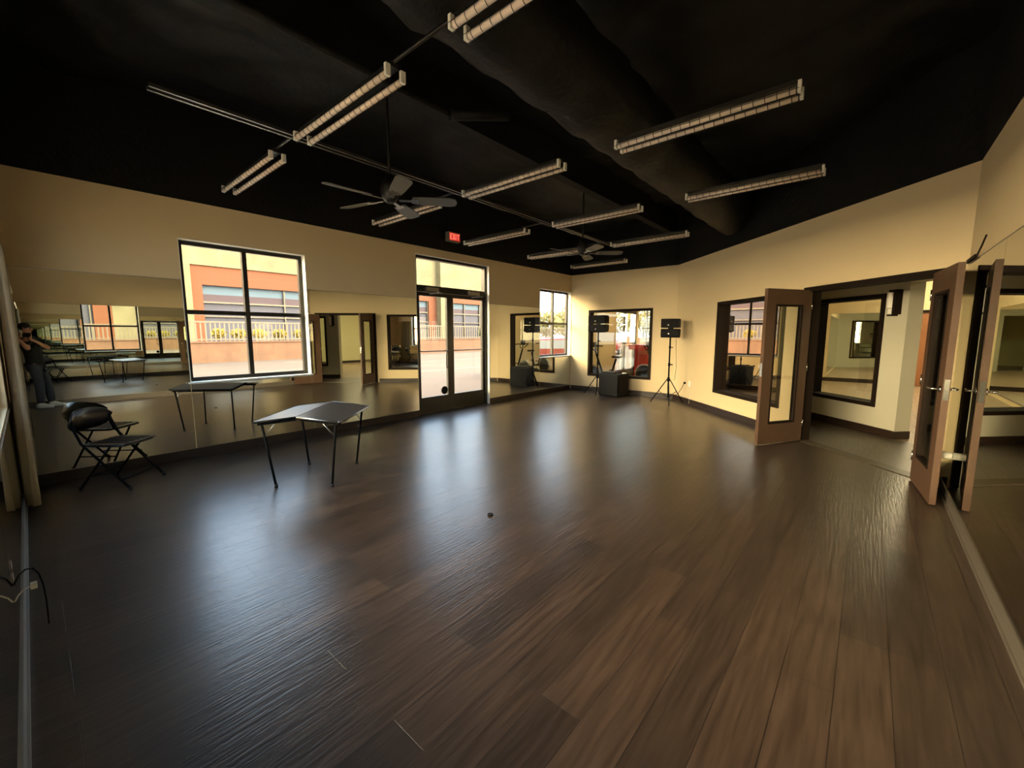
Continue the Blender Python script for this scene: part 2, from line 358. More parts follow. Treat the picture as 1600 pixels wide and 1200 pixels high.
# ------------------------------------------------------------------ double door in the diagonal wall
m = MB(); s0, s1, zt = 3.60, 5.30, 2.03
m.box(s0 + .001, s0 + .06, -.02, .17, 0, zt - .001, FD.M).box(s1 - .06, s1 - .001, -.02, .17, 0, zt - .001, FD.M).box(s0 + .06, s1 - .06, -.02, .17, zt - .05, zt - .001, FD.M)
m.box(s0 - .015, s0 + .001, -.02, -.001, 0, zt + .01, FD.M).box(s1 - .001, s1 + .015, -.02, -.001, 0, zt + .01, FD.M).box(s0 + .001, s1 - .001, -.02, -.001, zt - .001, zt + .01, FD.M)
struct(m.build('trim_4', M_trim))
struct(MB().box(s0 + .06, s1 - .06, .02, .17, 0, .008, FD.M).build('trim_5', mat('threshold', (.05, .035, .02), .4)))
def wood_leaf(name, free, hinge, label, flip):
    F = Vector((*free, 0)); H = Vector((*hinge, 0)); d = (H - F); Lw = d.length; n = Vector((-d.y, d.x, 0)).normalized()
    fr = Fr(free, (d.x, d.y), (n.x, n.y)); t = .022
    m = MB(); a, b, c, e = .165, .595, .285, 1.795
    m.box(0, a, -t, t, .012, 2.0, fr.M).box(b, Lw, -t, t, .012, 2.0, fr.M).box(a, b, -t, t, .012, c, fr.M).box(a, b, -t, t, e, 2.0, fr.M)
    o = m.build(name, M_wood); struct(o, label)
    bd = frame_mb(fr, a - .012, b + .012, c - .012, e + .012, .022, -t - .006, t + .006).build('glass_bead', M_trim, o)
    pane(fr, a + .01, b - .01, c + .01, e - .01, -.003, M_dglass, parent=o)
    for sg in ((-1, 1) if flip == 1 else ()):
        h = MB(); h.cyl(fr.pt(.065, sg * t, .985), fr.pt(.065, sg * (t + .01), .985), .028, 20)
        h.tube([fr.pt(.065, sg * (t + .008), .985), fr.pt(.065, sg * (t + .055), .985), fr.pt(.085, sg * (t + .06), .985), fr.pt(.175, sg * (t + .058), .985)], .009, 8)
        h.build('door_handle', M_chrome, o)
    MB().box(-.003, .001, -.016, .016, .90, 1.07, fr.M).box(-.012, .001, -.006, .006, .975, .99, fr.M).build('latch_plate', M_chrome, o)
    m2 = MB()
    for z in (.25, 1.0, 1.8): m2.cyl(fr.pt(Lw + .004, flip * t, z - .05), fr.pt(Lw + .004, flip * t, z + .05), .008, 8)
    m2.build('hinge', M_chrome, o)
    return o
LF1 = wood_leaf('door_2', (6.05, 1.02), (6.70, .625), 'left leaf of the open wooden double door, hinged beside the diagonal wall window', -1)
LF2 = wood_leaf('door_3', (4.84, -.505), (5.60, -.43), 'right leaf of the open wooden double door, folded back against the mirror', 1)
tag(MB().cyl((4.98, -.600, .42), (4.98, -.525, .42), .03, 20).build('door_stop', M_whitep), 'white cylindrical door stop between open right door leaf and mirror', 'door stop')
tag(MB().box(5.02, 5.40, -.60, -.585, 2.045, 2.075).tube([(4.93, -.59, 2.06), (4.75, -.585, 2.10), (4.66, -.59, 2.16)], .006, 6).build('mirror_bracket', M_trim), 'dark strip and hook above the right mirror near the door', 'bracket')

# ------------------------------------------------------------------ hallway and the rooms beyond
HO = 1.37
struct(MB().prism([(5.62, -.78), (9.55, 3.1), (9.6, 6.12), (16.3, 6.12), (16.3, -8.1), (3.2, -8.1), (3.2, -.8), (5.45, -.8)], -.06, 0).build('floor', [M_farfloor]))
hallf = MB().prism([FD.pt(-.2, .17, 0)[:2], FD.pt(6.9, .17, 0)[:2], FD.pt(6.9, HO, 0)[:2], FD.pt(3.9, HO + .02, 0)[:2], FD.pt(3.9, HO + .02, 0)[:2], FD.pt(-.2, HO, 0)[:2]][:3] + [FD.pt(-.2, HO, 0)[:2]], 0, .004)
struct(hallf.build('floor', M_hallfloor))
FH = Fr(tuple(FD.pt(0, HO, 0)[:2]), (dd.x, dd.y), tuple(FD.n[:2]))
struct(wall_mb(FH, -.2, 3.70, 0, .22, 0, TOP, [(2.10, 3.39, .39, 2.00)]).build('wall_hall', M_hall))
baseboard('baseboard_hall', FH, -.2, 3.70)
struct(MB().box(3.70, 3.715, -.014, .22, 0, .11, FH.M).build('baseboard_hall', M_base))
inner_window('window_6', FH, 2.10, 3.39, .39, 2.00, M_dglass, th=.22)
struct(wall_mb(FH, 3.70, 5.12, 0, .22, 2.12, TOP).build('wall_hall', M_hall))
struct(wall_mb(FH, 5.12, 7.6, 0, .22, 0, TOP, [(5.50, 7.2, .39, 2.00)]).build('wall_hall', M_hall))
baseboard('baseboard_hall', FH, 5.12, 7.6)
inner_window('window_8', FH, 5.50, 7.2, .39, 2.00, M_dglass, th=.22)              # lintel of the opening
struct(MB().box(-.2, 6.6, .15, HO, 2.55, 2.62, FD.M).build('ceiling_hall', M_wall))
struct(wall_mb(Fr(tuple(FD.pt(-.2, .13, 0)[:2]), tuple(FD.n[:2]), (-dd.x, -dd.y)), 0, HO - .1, 0, .1, 0, TOP).build('wall_hall', M_wall))
struct(MB().box(3.1, 16.2, -8.1, -8.0, 0, TOP).box(3.1, 3.2, -8.0, -.74, 0, TOP).build('wall_far', M_far))
struct(MB().box(3.2, 16.0, -8.0, -7.986, 0, .11).build('baseboard_far', M_base))
struct(wall_mb(Fr((16.0, -8.0), (0, 1), (1, 0)), 0, 13.9, 0, .2, 0, TOP).build('wall_far', M_wall))
mirror(Fr((16.0, -8.0), (0, 1), (1, 0)), 7.35, 8.95, Z0, Z1, 'mirror on the far wall of the room seen through the hallway window', (8.15,))
struct(MB().box(15.985, 16.0, -.9, 1.05, 0, .11).build('baseboard_far', M_base))
struct(MB().box(9.75, 16.0, 1.05, 1.17, 0, TOP).build('wall_far', M_wall))
mirror(Fr((10.2, 1.05), (1, 0), (0, 1)), 0, 4.6, Z0, Z1, 'mirror on the side wall of the room seen through the hallway window', (1.5, 3.0))
# wooden door far beyond the opening
m = MB().box(15.93, 15.975, -1.75, -.93, .01, 2.0); d4 = struct(m.build('door_4', M_orwood), 'orange wooden door far away beyond the hallway opening')
frame_mb(Fr((15.9, -1.83), (0, 1), (1, 0)), 0, .98, 0, 2.08, .07, 0, .09, wb=.001).build('door_frame', M_trim, d4)
MB().ball((15.90, -1.0, 1.0), .035).build('door_knob', M_chrome, d4)
# wall sconce
def rel(o, e): o.parent = e; o.matrix_parent_inverse = e.matrix_basis.inverted(); return o
def sconce(q, label):
    sc = empty('wall_sconce', FH.pt(q, 0, 1.86)); tag(sc, label, 'wall lamp', 'half-round wall sconces')
    g = 1 if q < 4 else -1
    rel(MB().box(min(q + g * .035, q + g * .075), max(q + g * .035, q + g * .075), -.10, -.001, 1.70, 2.03, FH.M).box(min(q - g * .04, q + g * .035), max(q - g * .04, q + g * .035), -.09, -.001, 2.0, 2.03, FH.M).box(min(q - g * .04, q + g * .035), max(q - g * .04, q + g * .035), -.09, -.001, 1.68, 1.70, FH.M).build('bracket', M_trim), sc)
    m = MB(); m.prism([(q - g * .02 + .055 * math.cos(a), -.002 - .11 * math.sin(a)) for a in [PI * k / 12 for k in range(13)]], 1.79, 1.995, FH.M)
    m.prism([(q - g * .02 + .048 * math.cos(a), -.002 - .095 * math.sin(a)) for a in [PI * k / 12 for k in range(13)]], 1.71, 1.78, FH.M)
    rel(m.build('lamp_shade', M_whitep), sc)
sconce(3.54, 'white half-round wall sconce on a bronze bracket right of the hallway window')
sconce(5.32, 'white half-round wall sconce seen through the doorway in the mirror')
# lobby
FLB = Fr((XF, YW), (1, 0), (0, 1))
struct(wall_mb(FW, XF + .2, 16.2, 0, .16, 0, TOP, [(11.75, 13.3, 0, 2.78), (13.34, 16.0, .5, 2.78)]).build('wall_lobby', M_wall))
struct(MB().box(9.6, 16.0, 1.7, 1.82, 0, TOP).build('wall_lobby', M_wall))
storefront('door_5', FW, 11.756, 13.294, 12.5)
street_window('window_7', FW, 13.35, 15.99, .51, 2.77, [14.25, 15.1], None, o=.08)
struct(MB().box(9.4, 16.0, 1.9, 5.89, 3.0, 3.05).build('ceiling_lobby', M_wall))
# red L shaped counter in the lobby
ct = empty('reception_counter', (12.2, 5.1, 0)); tag(ct, 'red reception counter in the lobby behind the back wall window', 'counter')
rel(MB().box(11.5, 13.5, 4.85, 5.35, .98, 1.12).build('counter_top', M_red), ct)
for q in (11.8, 13.2): rel(MB().box(q, q + .23, 4.9, 5.3, 0, .98).build('counter_post', M_red), ct)
rel(MB().box(12.04, 13.19, 5.0, 5.06, .02, .98).build('counter_panel', mat('grey_panel', (.42, .40, .36), .5)), ct)
# added glowing panels that brighten the far rooms and the lobby
def fill_panel(x, y, z, label, es, sx=.6, sy=1.2):
    e = empty('ceiling_light', (x, y, z)); tag(e, label, 'ceiling light', 'added fill light panels in the rooms beyond')
    rel(MB().box(x - sx - .03, x + sx + .03, y - sy - .03, y + sy + .03, z, z + .06).build('light_frame', M_whitep), e)
    rel(MB().box(x - sx, x + sx, y - sy, y + sy, z - .01, z).build('diffuser', mat('fill_diffuser_%d' % es, (1, 1, 1), .5, emit=(1, .86, .52), es=es)), e)
fill_panel(12.3, -1.2, 3.2, 'added fill light panel in the room beyond the hallway, nearer one', 16)
fill_panel(14.8, -2.2, 3.2, 'added fill light panel in the room beyond the hallway, farther one', 16)
fill_panel(9.6, -4.6, 3.2, 'added fill light panel in the far room seen through the doorway in the mirror', 16)
fill_panel(11.0, 4.0, 2.93, 'added fill light panel in the lobby behind the back window', 9)

# ------------------------------------------------------------------ outdoors
M_ground = mat('parking_lot', (.068, .041, .020), .9, nz=.18, nscale=.25)
M_walk = mat('concrete_walk', (.11, .108, .10), .9, nz=.05, nscale=2)
M_cream = mat('cream_stone', (.140, .110, .047), .9, nz=.22, nscale=1.2)
M_orange = mat('orange_stucco', (.125, .036, .009), .9, nz=.04, nscale=1)
M_plant = mat('planter_block', (.108, .050, .021), .9, nz=.22, nscale=1.3)
M_fence = mat('cream_fence', (.115, .083, .044), .7)
M_bglass = mat('building_glass', (.075, .10, .11), .5, spec=.1, nz=.06, nscale=.3)  # pale sky reflection put into the colour of the top glass band
M_bglass3 = mat('building_glass_mid', (.060, .040, .040), .5, spec=.1, nz=.08, nscale=.3)
M_bglass2 = mat('building_glass_low', (.062, .056, .060), .5, spec=.1, nz=.05, nscale=.3)
struct(MB().box(-60, 120, 7.55, 120, -.16, -.12).build('ground_outside', M_ground))
struct(MB().box(-60, -.4, -40, 7.5, -.16, -.12).build('ground_outside', mat('bounce_ground', (.26, .20, .13), .9, nz=.05, nscale=3)))  # ground tone made pale to bounce daylight in through the left window
struct(MB().box(-.4, 40, 6.07, 7.5, -.2, -.03).build('paving_outside', M_walk))
struct(MB().box(-6, 4.0, 7.5, 13.5, -.2, -.05).build('paving_outside', mat('bounce_slab', (.62, .55, .42), .9, nz=.04, nscale=2)))  # unseen pale slab added to bounce daylight up through the big window
for k, (x0, y0, x1, y1) in enumerate(((6, 14, 24, 14.12), (6, 19, 30, 19.12), (9, 24, 30, 24.12))):
    tag(MB().box(x0, x1, y0, y1, -.119, -.115).build('parking_stripe', mat('stripe_paint', (.15, .125, .07), .8)), ('nearest', 'middle', 'farthest')[k] + ' pale painted stripe on the parking lot outside the entrance door', 'stripe', 'parking lot stripes')
# facade across the lot
b = empty('office_building', (20, 33, 0)); tag(b, 'orange and cream office building with ribbon windows across the parking lot', 'building')
rel(MB().box(-30, 40, 33, 34, 5.83, 9.8).build('parapet', M_cream), b)
rel(MB().box(7.1, 40, 33.1, 34, 4.6, 5.83).box(7.1, 7.75, 33.1, 34, -.1, 4.6).box(26.0, 27.0, 33.05, 34, -.1, 4.6).build('orange_wall', M_orange), b)
rel(MB().box(4.7, 6.6, 33.1, 34, -.1, 5.83).build('stone_wall', M_cream), b)
rel(MB().box(3.6, 4.7, 33.1, 34, -.1, 5.83).box(-30, 3.6, 33.1, 34, 4.6, 5.83).build('orange_wall', M_orange), b)
rel(MB().box(-30, 3.6, 33.35, 33.4, -.1, 4.6).build('window_glass', M_bglass2), b)
for q in range(6): rel(MB().box(3.4 - 2.4 * q, 3.48 - 2.4 * q, 33.2, 33.34, -.1, 4.6).build('window_bar', M_fence), b)
for x0, x1, y0 in ((6.6, 7.1, 32.7), (27.0, 28.6, 32.4), (39, 40.6, 32.4)):
    rel(MB().box(x0, x1, y0, 33.9, -.1, 5.83 if x0 < 7 else 9.8).build('stone_pier', M_cream), b)
for (x0, x1, step) in ((7.75, 26.0, 5.05), (28.6, 39.0, 2.3)):
    x = x0
    while x < x1 - .1:
        xe = min(x + step, x1)
        f = rel(MB().box(x, xe, 33.35, 33.4, 4.02, 4.6).build('window_glass', M_bglass), b); f = rel(MB().box(x, xe, 33.35, 33.4, 3.55, 4.02).build('window_glass', M_bglass3), b)
        f = rel(MB().box(x, xe, 33.35, 33.4, .4, 3.45).build('window_glass', M_bglass2), b)
        fm = MB().box(xe - .08, xe, 33.2, 33.34, .4, 4.6).box(x, xe - .08, 33.2, 33.34, 3.45, 3.55).box(x, xe - .08, 33.2, 33.34, 2.55, 2.62)
        rel(fm.build('window_bar', M_fence), b); x = xe
# planter wall with fence
pw = tag(MB().box(-8, 60, 27, 28.4, -.15, .95).box(-8, 60, 26.95, 28.45, .95, 1.02).build('planter_wall', M_plant), 'low peach block planter wall under the railing across the lot', 'wall')
fe = empty('railing', (12, 27.3, 1.02)); tag(fe, 'cream metal picket railing standing on the planter wall', 'fence')
rel(MB().box(-4, 60, 27.26, 27.34, 2.04, 2.12).build('top_rail', M_fence), fe)
rel(MB().box(-4, 60, 27.27, 27.33, 1.10, 1.16).build('bottom_rail', M_fence), fe)
m = MB()
for k in range(126): m.box(-4 + .22 * k, -3.93 + .22 * k, 27.28, 27.32, 1.02, 2.1)
for k in range(120): m.box(24 + .28 * k, 24.07 + .28 * k, 27.28, 27.32, 1.02, 2.1)
o = rel(m.build('pickets', M_fence), fe); o['kind'] = 'stuff'
# foliage
def blob(name, c, r, n, leaf, m, parent=None, seed=0, flat=1.):
    rnd = random.Random(seed); mb = MB()
    for k in range(n):
        v = Vector((rnd.gauss(0, 1), rnd.gauss(0, 1), rnd.gauss(0, 1))).normalized() * (rnd.random() ** .4)
        p = Vector(c) + Vector((v.x * r[0], v.y * r[1], v.z * r[2]))
        a = Vector((rnd.uniform(-1, 1), rnd.uniform(-1, 1), rnd.uniform(-1, 1))).normalized(); q = a.orthogonal().normalized(); w = a.cross(q)
        s = leaf * rnd.uniform(.6, 1.4)
        vs = [mb.b.verts.new(p + q * s), mb.b.verts.new(p + a * s * .45), mb.b.verts.new(p - q * s), mb.b.verts.new(p - a * s * .45 + w * s * .2)]
        mb.b.faces.new(vs)
    return mb.build(name, m, parent)
M_yel = mat('yellow_shrub', (.30, .20, .010), .8, nz=.4, nscale=3)
M_grn = mat('green_leaves', (.075, .085, .018), .8, nz=.4, nscale=1)
M_ygrn = mat('yellow_green_leaves', (.20, .16, .035), .8, nz=.5, nscale=.6)
for k, x in enumerate((7.1, 8.1, 9.2, 10.3, 11.5, 12.7)):
    s = empty('flowering_shrub', (x, 27.9, 1.025)); tag(s, ('left end', 'second from left', 'third from left', 'fourth from left', 'fifth from left', 'right end')[k] + ' yellow flowering shrub along the railing outside the big window', 'shrub', 'yellow shrubs on the planter wall')
    blob('foliage', (0, 0, .42), (.40 + .06 * (k % 2), .3, .30), 420, .08, M_yel, s, k); MB().cyl((0, 0, 0), (0, 0, .25), .02, 6).build('stem', M_trim, s)
def tree(x, y, h, r, label, m, seed, n=900, leaf=.28):
    s = empty('leafy_tree', (x, y, -.1)); tag(s, label, 'tree', 'trees along the street')
    blob('crown', (0, 0, h * .62), (r, r, h * .38), n, leaf, m, s, seed)
    MB().tube([(0, 0, 0), (.1, 0, h * .3), (0, .1, h * .6)], [.18, .14, .06], 8).build('trunk', M_trim, s)
TL = ['yellow-green street tree above the red car, leftmost in the small window', 'yellow-green street tree in the middle of the small window view', 'taller olive tree behind the small window mullion', 'street tree at the right edge of the small window view', 'tree seen through the lobby door, left side', 'tree seen through the lobby door, centre', 'tree seen through the lobby window on the far right', 'green tree behind the railing seen in the right entrance door leaf', 'low tree right of the stone pier seen in the entrance door']
for k, (x, y, h, r) in enumerate(((43.4, 31.5, 4.4, 2.1), (48.0, 31.5, 5.2, 2.2), (52.8, 34.5, 5.0, 2.2), (57.6, 32, 4.6, 2.3), (63, 30, 6.4, 3.0), (70, 30, 6.0, 3.0), (79, 31, 4.4, 3.0), (31.5, 30, 2.6, 1.2), (34.5, 30, 2.9, 1.3))):
    tree(x, y, h, r, TL[k], M_ygrn if k < 6 else M_grn, 50 + k)
M_hedge = mat('red_hedge', (.15, .06, .025), .9, nz=.5, nscale=1.2)
tag(MB().box(38, 100, 22.9, 24.2, -.12, .95).build('hedge', M_hedge, bevel=.1), 'reddish clipped hedge behind the red car across the lot', 'hedge')
M_carred = mat('car_red', (.13, .018, .014), .4, spec=.5); M_carglass = mat('car_glass', (.16, .19, .21), .25, spec=.6); M_carsil = mat('car_silver', (.16, .16, .16), .4)
def car(name, loc, rz, body, label):
    e = empty(name, loc, rz); tag(e, label, 'car')
    prof = [(-2.2, .35), (-2.25, .75), (-2.0, .95), (-1.25, 1.02), (-.75, 1.38), (.45, 1.40), (1.2, 1.0), (2.05, .86), (2.25, .65), (2.25, .35)]
    m = MB(); m.prism([(x, z) for x, z in prof], -.86, .86, Matrix(((1, 0, 0, 0), (0, 0, 1, 0), (0, 1, 0, 0), (0, 0, 0, 1)))); m.build('body', body, e, bevel=.06)
    g = MB(); Mx = Matrix(((1, 0, 0, 0), (0, 0, 1, 0), (0, 1, 0, 0), (0, 0, 0, 1)))
    g.prism([(-1.1, 1.03), (-.7, 1.33), (.38, 1.34), (.98, 1.03)], -.868, .868, Mx)
    g.b.verts.ensure_lookup_table(); g.build('side_windows', M_carglass, e)
    MB().prism([(.52, 1.385), (1.18, 1.03), (1.2, 1.045), (.54, 1.40)], -.72, .72, Mx).prism([(-1.24, 1.05), (-.79, 1.37), (-.81, 1.385), (-1.27, 1.065)], -.72, .72, Mx).build('windshield', M_carglass, e)
    for x in (-1.4, 1.4):
        for y in (-.80, .80):
            w = MB().cyl((x, y - .11, .33), (x, y + .11, .33), .33, 24).build('wheel', M_rub, e)
            MB().cyl((x, y - .12, .33), (x, y + .12, .33), .18, 16).build('hubcap', M_alu, w)
    for y in (-.62, .62): MB().box(2.22, 2.27, y - .18, y + .18, .62, .74).build('headlight', M_whitep, e)
    return e
car('parked_car', (12.85, 9.2, -.12), math.radians(-35), M_carred, 'red car parked right outside the small corner window')
car('parked_car', (21.5, 13.5, -.12), math.radians(20), M_carsil, 'silver car parked outside the lobby doors')
car('parked_car', (30, 15.5, -.12), math.radians(20), M_carred, 'second red car parked farther off outside the lobby window')

# ------------------------------------------------------------------ curtain on the left wall
cu = empty('curtain', (-.08, 5.4, 0)); tag(cu, 'cream curtain gathered in the corner at the far end of the left wall', 'curtain')
m = MB(); n = 60; rows = []
for iz in range(14):
    t = iz / 13; z = .03 + 2.09 * t; row = []
    for i in range(n + 1):
        u = i / n; y = 5.10 + (.50 - .06 * t) * u; x = -.085 + .030 * math.sin(u * 2 * PI * 5.5 + .4 * math.sin(3 * t)) * (1.25 - .45 * t) + .01 * math.sin(u * 23)
        row.append(m.b.verts.new((x, y, z)))
    rows.append(row)
for a, b_ in zip(rows, rows[1:]):
    for i in range(n): f = m.b.faces.new([a[i], a[i + 1], b_[i + 1], b_[i]]); f.smooth = True
o = rel(m.build('cloth', M_curt), cu); md = o.modifiers.new('thick', 'SOLIDIFY'); md.thickness = .004
cr = tag(MB().cyl((-.085, .4, 2.145), (-.085, 5.7, 2.145), .011, 10).ball((-.085, 5.71, 2.145), .02).cyl((-.14, 5.68, 2.145), (-.085, 5.68, 2.145), .008, 8).cyl((-.14, .5, 2.145), (-.085, .5, 2.145), .008, 8).build('curtain_rod', M_whitep), 'pale curtain rod along the top of the left wall window', 'curtain rod')

# ------------------------------------------------------------------ ceiling lights
def strip_light(x, y0, y1, z=2.94):
    e = empty('ceiling_light', (x, (y0 + y1) / 2, z))
    h = (y1 - y0) / 2
    MB().box(-.03, .03, -h, h, .05, .075).build('housing', M_fix, e)
    for sx in (-.052, .052):
        m = MB().cyl((sx, -h + .02, 0), (sx, h - .02, 0), .019, 12); t = m.build('lamp_tube', M_tube, e)
        m = MB()
        for k in range(18):
            y = -h + .05 + k * (2 * h - .1) / 17
            m.tube([(sx + .027 * math.cos(a), y, .027 * math.sin(a)) for a in [2 * PI * q / 10 for q in range(11)]], .0022, 4, caps=False)
        m.cyl((sx, -h, -.028), (sx, h, -.028), .002, 4).cyl((sx + .027, -h, 0), (sx + .027, h, 0), .002, 4).cyl((sx - .027, -h, 0), (sx - .027, h, 0), .002, 4)
        m.build('wire_guard', M_fix, t)
        for y in (-h, h): MB().box(sx - .016, sx + .016, y - .01, y + .01, -.016, .05).build('lamp_holder', M_whitep, e)
    return e
ROWS = ((1.5, 'A'), (3.25, 'AB'), (4.95, 'A'))
yy = {'A': (4.0, 5.3), 'B': (2.24, 3.49), 'C': (.45, 1.68)}
rown = {1.5: 'nearest the camera', 3.25: 'second from the camera', 4.95: 'third from the camera', 6.67: 'fourth from the camera', 8.25: 'farthest from the camera'}
coln = {'A': 'by the window wall', 'B': 'mid-ceiling', 'C': 'beyond the duct'}
for x, cs in ((1.5, 'ABC'), (3.25, 'ABC'), (4.95, 'ABC'), (6.67, 'AB'), (8.25, 'A')):
    for c in cs:
        e = strip_light(x + .055, *yy[c])
        tag(e, 'unlit two-tube strip light %s, in the row %s' % (coln[c], rown[x]), 'ceiling light', 'two-tube strip lights')
# conduits and rails
tag(MB().box(.65, 6.9, 3.565, 3.585, 2.99, 3.012).box(.65, 6.9, 3.625, 3.645, 2.99, 3.012).build('ceiling_rail', mat('rail_grey', (.05, .045, .038), .4, metal=.5)), 'long dark double rail running over the row ends of the strip lights', 'rail')
for x in (1.5, 3.25, 4.95, 6.67):
    tag(MB().cyl((x + .055, 1.6 if x < 2 else 3.4, 3.026), (x + .055, 4.1, 3.026), .011, 8).build('conduit_pipe', M_fix), 'thin dark conduit pipe over the light row %s' % rown[x], 'pipe', 'conduits above the light rows')
tag(MB().tube([(.9, 2.95, 3.35), (2.6, 2.95, 3.35)], .03, 10).tube([(2.6, 2.95, 3.35), (3.1, 2.7, 3.45)], .05, 10).build('sprinkler_pipe', M_black), 'dark sprinkler pipe under the ceiling in front of the ceiling fan', 'pipe')
# duct
m = MB(); pts = []; rad = []
for k in range(60):
    x = -.1 + 8.2 * k / 59; pts.append((x, 1.88, 3.40)); rad.append(.31 + .012 * math.sin(k * 1.7) + (.02 if k % 12 == 0 else 0))
m.tube(pts, rad, 28)
for v in m.b.verts: v.co.x = min(v.co.x, P2[0] + (v.co.y - P2[1]) * dd.x / dd.y - .02)
tag(m.build('air_duct', M_duct), 'big round wrapped air duct running under the black ceiling', 'duct')

# ------------------------------------------------------------------ ceiling fans
def fan(x, y, a0, label):
    e = empty('ceiling_fan', (x, y, 0)); tag(e, label, 'ceiling fan', 'five-blade ceiling fans'); z = 2.65
    MB().cyl((0, 0, 2.86), (0, 0, 3.86), .012, 10).build('down_rod', M_black, e)
    MB().tube([(0, 0, 2.62), (0, 0, 2.65), (0, 0, 2.68), (0, 0, 2.73), (0, 0, 2.77), (0, 0, 2.86)], [.035, .065, .075, .085, .07, .03], 24).build('motor', M_fix, e)
    for k in range(5):
        a = math.radians(a0 + 72 * k); R = Matrix.Rotation(a, 4, 'Z') @ Matrix.Rotation(math.radians(-13), 4, 'X')
        T = Matrix.Translation((0, 0, z)) @ R
        pts = [(.20, -.052), (.30, -.062), (.54, -.070), (.585, -.055), (.60, -.02), (.60, .02), (.585, .055), (.54, .070), (.30, .062), (.20, .052)]
        b = MB().prism(pts, -.004, .004, T).build('blade', M_fan, e)
        br = MB().box(.08, .23, -.014, .014, -.010, -.004, T).box(.19, .25, -.035, .035, -.010, -.004, T); br.build('blade_bracket', M_alu, b)
fan(2.27, 3.405, -40, 'dark ceiling fan nearer to the camera, with grey blades')
fan(5.60, 3.40, 20, 'dark ceiling fan farther away near the back of the room')
# exit sign
ex = empty('exit_sign', (5.17, 5.84, 3.09)); tag(ex, 'red and white EXIT sign high on the black wall above the entrance', 'sign')
MB().box(-.135, .135, -.05, .045, -.01, .15).build('housing', mat('sign_housing', (.30, .27, .21), .5), ex)
MB().box(-.12, .12, -.054, -.0505, .005, .135).build('sign_face', mat('exit_red', (.55, .02, .015), .5, emit=(1, .05, .03), es=.42), ex)
M_exl = mat('exit_letters', (.9, .3, .25), .5, emit=(1, .22, .15), es=.9)
def lett(ch, x0, x1, z0, z1):
    t = .016; m = MB(); y0, y1 = -.058, -.0545
    if ch == 'E': m.box(x0, x0 + t, y0, y1, z0, z1).box(x0 + t, x1, y0, y1, z0, z0 + t).box(x0 + t, x1, y0, y1, z1 - t, z1).box(x0 + t, x1 - .008, y0, y1, (z0 + z1 - t) / 2, (z0 + z1 + t) / 2)
    if ch == 'X':
        for a, b_ in (((x0, z0), (x1, z1)), ((x0, z1), (x1, z0))):
            m.prism([(a[0] - .0, a[1]), (a[0] + t, a[1]), (b_[0], b_[1]), (b_[0] - t, b_[1])], y0, y1, Matrix(((1, 0, 0, 0), (0, 0, 1, 0), (0, 1, 0, 0), (0, 0, 0, 1))))
    if ch == 'I': m.box((x0 + x1 - t) / 2, (x0 + x1 + t) / 2, y0, y1, z0, z1)
    if ch == 'T': m.box((x0 + x1 - t) / 2, (x0 + x1 + t) / 2, y0, y1, z0, z1 - t).box(x0, x1, y0, y1, z1 - t, z1)
    return m.build('letter', M_exl, ex)
lett('E', -.108, -.058, .02, .12); lett('X', -.05, .006, .02, .12); lett('I', .01, .042, .02, .12); lett('T', .05, .108, .02, .12)

# ------------------------------------------------------------------ folding table
tb = empty('folding_table', (1.845, 4.19, 0), math.radians(-47)); tag(tb, 'grey folding card table, its two halves tented up at the middle seam', 'table')
ha, hb, zt = .40, .43, .63                               # half sizes; seam runs along y at x=0
for sg in (-1, 1):
    T = Matrix.Translation((0, 0, zt + .05)) @ Matrix.Rotation(sg * math.atan(.05 / ha), 4, 'Y')
    c = .03; P = [(0, -hb), (ha - c, -hb), (ha, -hb + c), (ha, hb - c), (ha - c, hb), (0, hb)]; P = [(sg * (x + .003), y) for x, y in P]
    t = MB().prism(P, 0, .014, T).build('tabletop', M_tabler, tb, bevel=.002)
    P2_ = [(x * 1.0, y) for x, y in P]; e_ = MB()
    for a, b_ in zip(P2_, P2_[1:]): e_.tube([T @ Vector((*a, .006)), T @ Vector((*b_, .006))], .010, 8)
    e_.build('edge_trim', M_alu if sg == 1 else M_blackm, t)
    ap = MB().box(sg * .02, sg * (ha - .03), -hb + .03, -hb + .045, -.03, -.001, T).box(sg * .02, sg * (ha - .03), hb - .045, hb - .03, -.03, -.001, T).box(sg * (ha - .045), sg * (ha - .03), -hb + .045, hb - .045, -.03, -.001, T)
    ap.build('apron', M_blackm, t)
    for sy in (-1, 1):
        top = Vector((sg * .335, sy * .385, zt)); ft = Vector((sg * .26, sy * .35, .012))
        lg = MB().tube([top, ft], .011, 10).build('leg', M_blackm, tb)
        MB().cyl(ft - Vector((0, 0, .012)), ft + Vector((0, 0, .02)), .015, 12).build('foot_cap', M_rub, lg)
        MB().tube([top + (ft - top) * .22, Vector((sg * .20, sy * .385, zt + .01))], .005, 6).build('brace', M_alu, lg)
MB().box(-.012, .012, -hb, hb, .035, .047, Matrix.Translation((0, 0, zt))).build('hinge_strip', M_blackm, tb)

